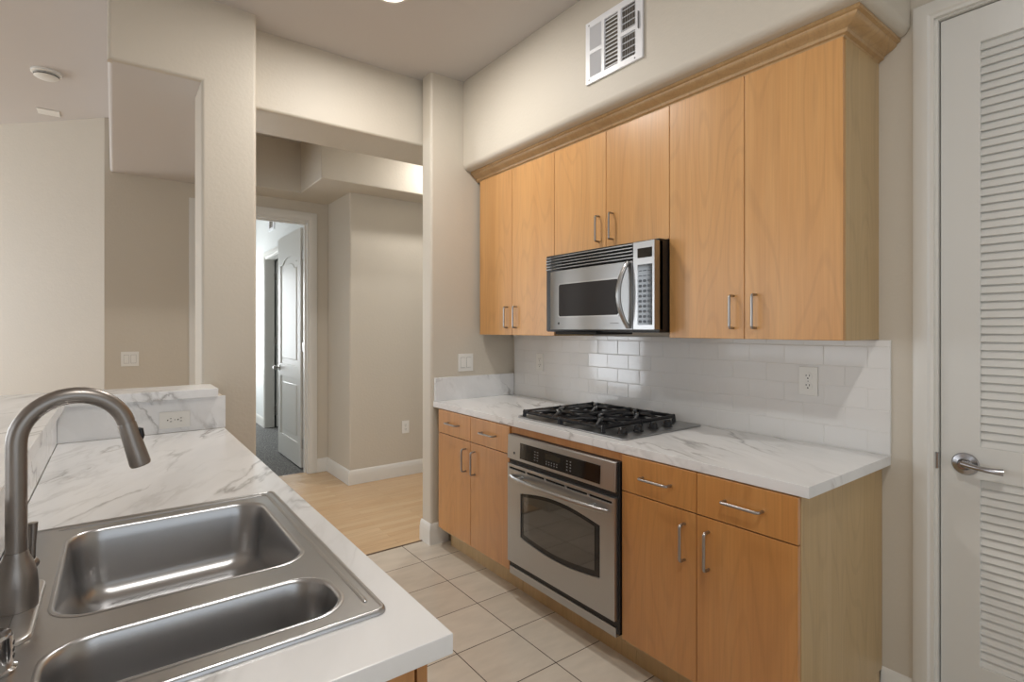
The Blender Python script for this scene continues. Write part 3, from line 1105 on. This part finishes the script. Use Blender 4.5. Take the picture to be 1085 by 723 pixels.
# control column
cc = MB().box(XM, 1.930, 1.468, 1.5875, 1.3745, 1.7665, 0.002).build('control_column', M['steel'], mw)
MB().box(XM - 0.001, XM + 0.002, 1.481, 1.561, 1.694, 1.737, 0.0004, 1).build('display', M['blackglass'], cc)
kp = MB().box(XM - 0.001, XM + 0.002, 1.480, 1.561, 1.396, 1.664, 0.0004, 1).build('keypad', M['blackglass'], mw)
for j in range(11):
    z0 = 1.405 + j * 0.0225
    for k in range(3):
        y0 = 1.487 + k * 0.0245
        if j in (9, 10):
            m = MB().box(XM - 0.0016, XM, y0, y0 + 0.018, z0 + 0.004, z0 + 0.008)
        else:
            m = MB().slab(rrect(y0, y0 + 0.0185, z0, z0 + 0.012, 0.005, 3), [], 'x', XM - 0.0016, XM)
        m.build('button', M['key'], kp)
MB().box(1.882, 2.15, 1.825, 2.125, 1.350, 1.3655, 0.002).build('lamp_cover', M['dark'], mw)
MB().box(1.91, W - 0.015, 1.472, 2.22, 1.362, 1.3658).build('underside', M['black'], mw)

# ------------------------------------------------------------------ gas cooktop
ck = thing('gas_cooktop', (1.97, 1.85, CT), 'stainless gas cooktop with black iron grates set in the worktop', 'cooktop')
MB().slab(rrect(1.690, 2.243, 1.478, 2.212, 0.018, 6), [], 'z', CT + 0.0005, CT + 0.0085, 0.003, 2).build('plate', M['steelh'], ck)
burn = [(1.835, 2.045), (2.095, 2.045), (1.835, 1.755), (2.095, 1.755)]
for (bx_, by_) in burn:
    b = MB().lathe([(0.062, CT + 0.006), (0.060, CT + 0.011), (0.050, CT + 0.012), (0.046, CT + 0.020), (0.040, CT + 0.022), (0.040, CT + 0.028), (0.030, CT + 0.030)], (bx_, by_, 0), 'z', 28, caps=(False, True)).build('burner', M['burner'], ck)


def bar(m, a, b, wdt=0.0065, h=0.011):
    m.tube([a, b], 0.0092, 8, flat=(1.0, 0.85))


for (y0, y1) in ((1.905, 2.178), (1.620, 1.895)):
    m = MB()
    x0, x1 = 1.715, 2.215
    zt = CT + 0.038
    xm_ = (x0 + x1) / 2
    ym = (y0 + y1) / 2
    for a, b in (((x0, y0), (x1, y0)), ((x0, y1), (x1, y1)), ((x0, y0), (x0, y1)), ((x1, y0), (x1, y1)), ((xm_, y0), (xm_, y1))):
        bar(m, (a[0], a[1], zt - 0.006), (b[0], b[1], zt - 0.006))
    for cx in (1.835, 2.095):
        for dx, dy in ((1, 0), (-1, 0), (0, 1), (0, -1), (0.72, 0.72), (-0.72, 0.72), (0.72, -0.72), (-0.72, -0.72)):
            ex = cx + dx * 0.125 / max(abs(dx), 0.72) if dx else cx
            ey = ym + (dy / max(abs(dy), 0.72) * (y1 - y0) / 2 * max(abs(dy), 0.72) / (abs(dy)) if dy else 0)
            if abs(dx) > 0.5 and abs(dy) > 0.5:
                ex, ey = cx + (0.125 if dx > 0 else -0.125) * 0.98, ym + (1 if dy > 0 else -1) * (y1 - y0) * 0.36
            m.lathe([(0.0, zt + 0.004), (0.006, zt + 0.003), (0.009, zt - 0.004)], (ex, ey, 0), 'z', 10, caps=(False, True))
            m.tube([(ex, ey, zt - 0.004), (cx + dx * 0.075, ym + dy * 0.075, zt + 0.004), (cx + dx * 0.03, ym + dy * 0.03, zt + 0.001), (cx + dx * 0.022, ym + dy * 0.022, zt - 0.006)], [0.008, 0.0088, 0.008, 0.006], 8)
    for x_ in (x0, xm_, x1):
        for y_ in (y0, y1):
            m.tube([(x_, y_, zt - 0.004), (x_, y_, CT + 0.0085)], [0.0085, 0.0105], 8)
            m.lathe([(0.0, zt + 0.006), (0.006, zt + 0.004), (0.0085, zt - 0.004)], (x_, y_, 0), 'z', 10, caps=(False, True))
    m.build('grate', M['iron'], ck)
for k in range(4):
    x_ = 1.765 + k * 0.105
    kb = MB().lathe([(0.0225, CT + 0.0085), (0.0225, CT + 0.013), (0.0195, CT + 0.015), (0.0185, CT + 0.030), (0.015, CT + 0.0335), (0, CT + 0.034)], (x_, 1.555, 0), 'z', 24, caps=(False, False))
    kb.box(x_ - 0.0185, x_ + 0.0185, 1.551, 1.559, CT + 0.030, CT + 0.0385, 0.002)
    kb.build('knob', M['black'], ck)

# ------------------------------------------------------------------ air vent on the soffit
vn = thing('air_vent', (sx, 1.69, 2.7), 'white rectangular air register on the soffit above the cabinets', 'vent')
vy0, vy1, vz0, vz1 = 1.512, 1.862, 2.568, 2.868
cols = [(1.757, 1.832), (1.656, 1.738), (1.553, 1.636)]
holes = []
zmid = (vz0 + vz1) / 2
holes.append([(cols[0][0], vz0 + 0.03), (cols[0][1], vz0 + 0.03), (cols[0][1], zmid - 0.009), (cols[0][0], zmid - 0.009)])
holes.append([(cols[0][0], zmid + 0.009), (cols[0][1], zmid + 0.009), (cols[0][1], vz1 - 0.03), (cols[0][0], vz1 - 0.03)])
holes.append([(cols[1][0], vz0 + 0.03), (cols[1][1], vz0 + 0.03), (cols[1][1], vz1 - 0.03), (cols[1][0], vz1 - 0.03)])
holes.append([(cols[2][0], vz0 + 0.03), (cols[2][1], vz0 + 0.03), (cols[2][1], zmid - 0.009), (cols[2][0], zmid - 0.009)])
holes.append([(cols[2][0], zmid + 0.009), (cols[2][1], zmid + 0.009), (cols[2][1], vz1 - 0.03), (cols[2][0], vz1 - 0.03)])
MB().slab([(vy0, vz0), (vy1, vz0), (vy1, vz1), (vy0, vz1)], holes, 'x', sx - 0.012, sx - 0.0005, 0.0015, 1).build('frame', M['ventwhite'], vn)
MB().box(sx - 0.0018, sx - 0.0004, vy0 + 0.02, vy1 - 0.02, vz0 + 0.02, vz1 - 0.02).build('duct', M['ventback'], vn)
for ci, (a, b) in enumerate(cols):
    m = MB()
    if ci == 1:
        n = 13
        for k in range(n):
            z_ = vz0 + 0.03 + (k + 0.5) * (vz1 - vz0 - 0.06) / n
            m.slab([(sx - 0.011, z_ - 0.0065), (sx - 0.0095, z_ - 0.0065), (sx - 0.002, z_ + 0.0045), (sx - 0.0035, z_ + 0.0045)], [], 'y', a - 0.001, b + 0.001)
    else:
        n = 9 if ci == 0 else 6
        tl = -0.0045 if ci == 0 else 0.0035
        for k in range(n):
            y_ = a + (k + 0.5) * (b - a) / n
            m.slab([(sx - 0.0110, y_ - tl), (sx - 0.0098, y_ - tl), (sx - 0.002, y_ + tl), (sx - 0.0032, y_ + tl)], [], 'z', vz0 + 0.029, vz1 - 0.029)
        if ci == 2:
            for k in range(8):
                z_ = vz0 + 0.045 + k * 0.030
                m.box(sx - 0.006, sx - 0.003, a, b, z_, z_ + 0.004)
    m.build('fins', M['ventwhite'], vn)
for (y_, z_) in ((1.838, vz0 + 0.018), (1.838, vz1 - 0.018), (1.555, vz0 + 0.012)):
    MB().lathe([(0.004, -0.0115), (0.004, -0.0125), (0, -0.0135)], (sx, y_, z_), 'x', 12, caps=(False, False)).build('screw', M['grey'], vn)
MB().box(sx - 0.020, sx - 0.0118, 1.530, 1.533, 2.70, 2.775).build('damper_lever', M['grey'], vn)


# ------------------------------------------------------------------ outlets and switches
def outlet(axis, plane, sgn, c, z, label, horizontal=False, wdt=0.073, hgt=0.117, proj=0.0):
    def Bx(m, a0, a1, z0, z1, d0, d1, bev=0.0, seg=2):
        p0, p1 = sorted((plane + sgn * d0, plane + sgn * d1))
        if axis == 'x':
            m.box(p0, p1, a0, a1, z0, z1, bev, seg)
        else:
            m.box(a0, a1, p0, p1, z0, z1, bev, seg)
    loc = (plane, c, z) if axis == 'x' else (c, plane, z)
    o = thing('outlet', loc, label, 'outlet', 'power outlets')
    w2, h2 = (hgt / 2, wdt / 2) if horizontal else (wdt / 2, hgt / 2)
    m = MB()
    Bx(m, c - w2, c + w2, z - h2, z + h2, 0.0003, 0.006, 0.0025)
    m.build('cover_plate', M['plastic'], o)
    for s in (-1, 1):
        du, dv = (0.0195 * s, 0) if horizontal else (0, 0.0195 * s)
        m = MB()
        cc_ = (plane, c + du, z + dv) if axis == 'x' else (c + du, plane, z + dv)
        m.lathe([(0.0168, sgn * 0.005), (0.0168, sgn * 0.0072), (0.0158, sgn * 0.0078), (0, sgn * 0.0078)], cc_, axis, 24, caps=(False, False))
        rc = m.build('receptacle', M['plastic'], o)
        m = MB()
        for (p, q, hw, hh) in ((-0.0065, 0.004, 0.0013, 0.004), (0.0065, 0.004, 0.0013, 0.0034), (0, -0.0075, 0.0024, 0.0026)):
            if horizontal:
                p, q, hw, hh = q, p, hh, hw
            Bx(m, c + du + p - hw, c + du + p + hw, z + dv + q - hh, z + dv + q + hh, 0.007, 0.0081)
        m.build('slots', M['slot'], rc)
    m = MB()
    Bx(m, c - 0.002, c + 0.002, z - 0.002, z + 0.002, 0.005, 0.0068, 0.0008, 1)
    m.build('screw', M['grey'], o)
    return o


outlet('x', W - 0.0095, -1, 1.008, 1.165, 'white outlet on the tiles under the wide near wall cabinet')
outlet('x', W - 0.0095, -1, 2.715, 1.155, 'white outlet on the tiles in the far corner left of microwave')
outlet('y', 4.60, -1, 2.195, 0.453, 'white low outlet on the lit hallway wall')
outlet('y', 2.81, -1, 0.218, 0.972, 'white sideways outlet on the marble upstand by the post', True)


def switch(plane, c, z, label):
    o = thing('light_switch', (c, plane, z), label, 'switch', 'double rocker switches')
    MB().box(c - 0.058, c + 0.058, plane - 0.006, plane - 0.0003, z - 0.058, z + 0.058, 0.0025).build('cover_plate', M['plastic'], o)
    for s in (-1, 1):
        cx = c + s * 0.023
        f_ = MB().box(cx - 0.0175, cx + 0.0175, plane - 0.0068, plane - 0.005, z - 0.034, z + 0.034, 0.0006, 1).build('rocker_frame', M['grey'], o)
        MB().loft([[(cx - 0.0163, plane - 0.006, z - 0.0325), (cx + 0.0163, plane - 0.006, z - 0.0325), (cx + 0.0163, plane - 0.006, z + 0.0325), (cx - 0.0163, plane - 0.006, z + 0.0325)],
                   [(cx - 0.016, plane - 0.0105, z - 0.032), (cx + 0.016, plane - 0.0105, z - 0.032), (cx + 0.016, plane - 0.0075, z + 0.032), (cx - 0.016, plane - 0.0075, z + 0.032)]], True, True).build('rocker', M['plastic'], o)
    return o


switch(D, 1.877, 1.154, 'white double switch on the pier above the marble upstand')
switch(YA, 0.102, 1.137, 'white double switch on the shaded wall seen over the raised bar')

# ------------------------------------------------------------------ ceiling fittings
def downlight(x, y, z, power, label, grp='recessed ceiling lights'):
    o = thing('recessed_light', (x, y, z), label, 'ceiling light', grp)
    MB().lathe([(0.098, 0.0), (0.096, -0.006), (0.080, -0.008), (0.075, -0.004), (0.075, -0.0005)], (x, y, z), 'z', 40, caps=(False, False)).build('trim_ring', M['white'], o)
    MB().lathe([(0.0745, -0.0008), (0.0740, -0.0050), (0.064, -0.0120), (0.04, -0.0160), (0, -0.0170)], (x, y, z), 'z', 40, caps=(False, False)).build('lens', M['lens'], o)
    l = bpy.data.lights.new('downlight', 'AREA')
    l.shape = 'DISK'
    l.size = 0.14
    l.energy = power
    l.color = WARM
    lo = bpy.data.objects.new('downlight', l)
    COL.objects.link(lo)
    lo.parent = o
    lo.location = (0, 0, -0.020)
    return o


downlight(1.075, 2.412, CZ, LAMP_POWER * 1.15, 'recessed light in the kitchen ceiling at the top edge of the picture')
downlight(0.40, 0.02, CZ, LAMP_POWER * 1.1, 'recessed light in the kitchen ceiling out of view above the viewer')
downlight(2.45, 3.95, CZ, HALL_POWER, 'recessed light in the hallway tray hidden above the dropped beam')

sd = thing('smoke_detector', (-0.345, 4.50, CZ), 'round white smoke detector on the living-room ceiling', 'smoke detector')
MB().lathe([(0.078, 0), (0.078, -0.012), (0.070, -0.016), (0.066, -0.017)], (-0.345, 4.50, CZ), 'z', 36, caps=(False, True)).build('base', M['plastic'], sd)
MB().lathe([(0.0635, -0.0245), (0.0648, -0.025), (0.0648, -0.031), (0.0635, -0.0315)], (-0.345, 4.50, CZ), 'z', 36, caps=(False, True)).build('vent_ring', M['slot'], sd)
MB().lathe([(0.063, -0.022), (0.064, -0.032), (0.050, -0.041), (0.02, -0.044), (0, -0.044)], (-0.345, 4.50, CZ), 'z', 36, caps=(True, False)).build('cap', M['plastic'], sd)
cp_ = MB().box(-0.46, -0.33, 5.255, 5.385, CZ - 0.006, CZ, 0.002)
tag(cp_.build('ceiling_plate', M['plastic']), 'small square white plate on the ceiling near the angled wall', 'ceiling plate')

# ------------------------------------------------------------------ peninsula
PX0, PX1 = -0.184, 0.4163
pn = thing('peninsula_cabinet', (0.1, 1.75, 0), 'maple peninsula cabinet under the sink worktop', 'cabinet')
MB().slab([(PX0 + 0.004, 0.735), (0.366, 0.735), (0.366, 2.825), (PX0 + 0.004, 2.825)], [[(-0.12, 0.80), (0.34, 0.80), (0.34, 1.65), (-0.12, 1.65)]], 'z', 0.118, 0.8815).build('body', M['maplebase'], pn)
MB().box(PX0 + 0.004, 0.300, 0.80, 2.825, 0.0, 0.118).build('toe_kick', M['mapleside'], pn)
ys = [0.737, 1.17, 1.60, 2.21, 2.82]
for a, b in zip(ys, ys[1:]):
    d = MB().box(0.3715, 0.390, a + G, b - G, 0.1385, 0.730, 0.0016, 2).build('door', M['maplebase'], pn)
    MB().box(0.3715, 0.390, a + G, b - G, 0.734, 0.876, 0.0016, 2).build('drawer', M['maplebase'], pn)

pw = MB().box(-0.34, PX0 - 0.017, 0.72, 3.0, 0, 1.0645).box(PX0 - 0.017, 0.41, 2.831, 3.0, 0, 1.0645)
struct('wall_pony', pw, M['wall'], 'low beige wall carrying the raised bar behind the sink', 'wall')
sk_hole = [(-0.10, 0.84), (0.34, 0.84), (0.34, 1.59), (-0.10, 1.59)]
mb = MB().slab([(PX0 + 0.0005, 0.704), (PX1, 0.704), (PX1, 2.8095), (PX0 + 0.0005, 2.8095)], [sk_hole], 'z', 0.882, CT, 0.0025, 2)
tag(mb.build('worktop', M['marble']), 'white marble-pattern worktop holding the steel sink', 'countertop')
mb = MB().box(PX0 + 0.0002, 0.4205, 2.81, 2.83, CT + 0.0003, 1.0645, 0.0015)
tag(mb.build('bar_upstand', M['marble']), 'marble-pattern upstand with the sideways outlet, facing the viewer', 'backsplash')
mb = MB().box(PX0 - 0.0165, PX0, 0.704, 2.83, CT + 0.0003, 1.0645, 0.0015)
tag(mb.build('bar_upstand', M['marble']), 'long marble-pattern upstand running beneath the bar behind the faucet', 'backsplash')
mb = MB().slab([(-0.66, 0.69), (-0.155, 0.69), (-0.155, 2.776), (0.386, 2.776), (0.386, 3.0195), (-0.66, 3.0195)], [], 'z', 1.065, 1.104, 0.0025, 2)
tag(mb.build('raised_bar_counter', M['marble']), 'raised L-shaped marble-pattern bar top behind the faucet', 'countertop')

# ------------------------------------------------------------------ sink
sk = thing('kitchen_sink', (0.1, 1.2, CT), 'double-bowl stainless steel sink set in the peninsula worktop', 'sink')
ZR = CT + 0.0065
b1 = (-0.083, 0.3135, 1.092, 1.548, 0.062)
b2_ = (-0.083, 0.3135, 0.858, 1.018, 0.062)


def bowl_ring(b, inset, z, dx=0.0):
    r = max(b[4] - inset * 0.35, 0.02)
    return [(p[0] + dx, p[1], z) for p in rrect(b[0] + inset, b[1] - inset, b[2] + inset, b[3] - inset, r, 9)]


outer = rrect(-0.1725, 0.3585, 0.8225, 1.607, 0.014, 5)
mb = MB().slab(outer, [rrect(b1[0], b1[1], b1[2], b1[3], b1[4], 9), rrect(b2_[0], b2_[1], b2_[2], b2_[3], b2_[4], 9)], 'z', ZR - 0.0012, ZR)
# rolled outer edge
rg = []
for d, z_ in ((-0.006, ZR + 0.0002), (-0.003, ZR + 0.0022), (0.0005, ZR + 0.0016), (0.003, ZR - 0.002), (0.0036, CT + 0.0006)):
    rg.append([(p[0], p[1], z_) for p in rrect(-0.1725 - d, 0.3585 + d, 0.8225 - d, 1.607 + d, 0.014 + max(d, -0.006), 5)])
mb.loft(rg, False, False)
# pressed rib inside the right-hand rim
mb.tube([(0.3385, 0.862, ZR - 0.001), (0.3385, 0.87, ZR + 0.0002), (0.3385, 1.565, ZR + 0.0002), (0.334, 1.578, ZR + 0.0002), (0.322, 1.583, ZR + 0.0002), (-0.09, 1.583, ZR + 0.0002), (-0.10, 1.583, ZR - 0.001)], 0.0042, 10, flat=(0.55, 1.0))
mb.build('rim', M['sink'], sk, sharp=50)
for b, dep in ((b1, 0.158), (b2_, 0.150)):
    rings = []
    for ins, dz in ((-0.004, 0.0004), (-0.001, 0.0018), (0.003, 0.0006), (0.006, -0.006), (0.010, -0.03), (0.020, -dep + 0.050)):
        rings.append(bowl_ring(b, ins, ZR + dz))
    for k in range(1, 9):
        a = PI / 2 * k / 8
        rings.append(bowl_ring(b, 0.020 + 0.042 * (1 - math.cos(a)), ZR - dep + 0.050 - 0.046 * math.sin(a)))
    cxm, cym = (b[0] + b[1]) / 2, (b[2] + b[3]) / 2
    last = rings[-1]
    for f_, dz in ((0.55, -0.0035), (0.10, -0.005)):
        rings.append([(cxm + (p[0] - cxm) * f_, cym + (p[1] - cym) * f_, ZR - dep + 0.004 + dz) for p in last])
    bw = MB().loft(rings, False, True).build('bowl', M['sink'], sk, sharp=80, weighted=False)
    MB().lathe([(0.044, 0.0005), (0.042, 0.003), (0.034, 0.002), (0.030, -0.003), (0.0, -0.004)], (cxm, cym, ZR - dep + 0.0005), 'z', 28, caps=(False, False)).build('drain', M['chrome'], sk)

# ------------------------------------------------------------------ faucet
fx, fy = -0.126, 1.165
fc = thing('kitchen_faucet', (fx, fy, ZR), 'brushed nickel gooseneck pull-down faucet behind the sink bowls', 'faucet')
pl_ = [rrect(fx - 0.030 + i, fx + 0.0285 - i, fy - 0.125 + i, fy + 0.125 - i, 0.029 - i * 0.9, 8) for i in (0.0, 0.001, 0.006)]
MB().loft([[(p[0], p[1], z_) for p in q] for q, z_ in zip(pl_, (ZR + 0.0005, ZR + 0.006, ZR + 0.009))], True, True).build('deck_plate', M['plate'], fc)
MB().lathe([(0.0272, ZR + 0.0092), (0.0276, ZR + 0.02), (0.0274, ZR + 0.045), (0.0255, ZR + 0.064), (0.0215, ZR + 0.080), (0.0165, ZR + 0.092), (0.0148, ZR + 0.100)], (fx, fy, 0), 'z', 40, caps=(True, True)).build('base', M['nickel'], fc)
R_ = 0.0735
zs = 1.193
dirx = Vector((0.995, 0.10, 0)).normalized()
base_p = Vector((fx, fy, 0))
path = [base_p + Vector((0, 0, ZR + 0.099)), base_p + Vector((0, 0, 1.10)), base_p + Vector((0, 0, zs))]
for k in range(1, 21):
    a = math.radians(165) * k / 20
    path.append(base_p + dirx * (R_ - R_ * math.cos(a)) + Vector((0, 0, zs + R_ * math.sin(a))))
sp = MB().tube(path, 0.0138, 24).build('spout', M['nickel'], fc, sharp=80)
a = math.radians(165)
tdir = dirx * math.sin(a) + Vector((0, 0, math.cos(a)))
p0 = path[-1]
hp = [p0 + tdir * d for d in (0.0, 0.002, 0.004, 0.02, 0.062, 0.080, 0.083)]
hs = MB().tube(hp, [0.0132, 0.0132, 0.0142, 0.0145, 0.0160, 0.0167, 0.0155], 24).build('spray_head', M['nickel'], fc)
side = dirx * math.cos(a) * -1 + Vector((0, 0, math.sin(a)))
bp = p0 + tdir * 0.028 + side * 0.0165
MB().tube([bp - tdir * 0.010 - side * 0.003, bp - tdir * 0.008, bp + tdir * 0.004 - side * 0.001, bp + tdir * 0.010 - side * 0.003], [0.003, 0.0045, 0.0045, 0.003], 10).build('spray_button', M['black'], hs)
MB().tube([p0 + tdir * 0.083, p0 + tdir * 0.0835], 0.012, 20).build('nozzle', M['black'], hs)
lvp = Vector((fx + 0.014, fy + 0.042, ZR + 0.062))
MB().tube([Vector((fx + 0.004, fy + 0.018, ZR + 0.058)), Vector((fx + 0.015, fy + 0.048, ZR + 0.062))], 0.0105, 16).tube([lvp, lvp + Vector((0.001, 0.002, 0.030)), lvp + Vector((0.002, 0.003, 0.068))], [0.0055, 0.0050, 0.0068], 12).build('lever', M['nickel'], fc)

ag = thing('air_gap_cap', (-0.128, 0.980, ZR), 'chrome air-gap cap on the sink deck in front of the faucet', 'air gap cap')
MB().lathe([(0.0235, ZR + 0.0005), (0.0235, ZR + 0.004), (0.0195, ZR + 0.006), (0.0195, ZR + 0.046), (0.017, ZR + 0.051), (0.0, ZR + 0.053)], (-0.128, 0.980, 0), 'z', 32, caps=(True, False)).build('cap', M['chrome'], ag)
m = MB()
for k in range(3):
    m.box(-0.128 - 0.004, -0.128 + 0.0202, 0.980 - 0.003, 0.980 + 0.003, ZR + 0.015 + k * 0.009, ZR + 0.019 + k * 0.009)
m.build('slots', M['slot'], ag)
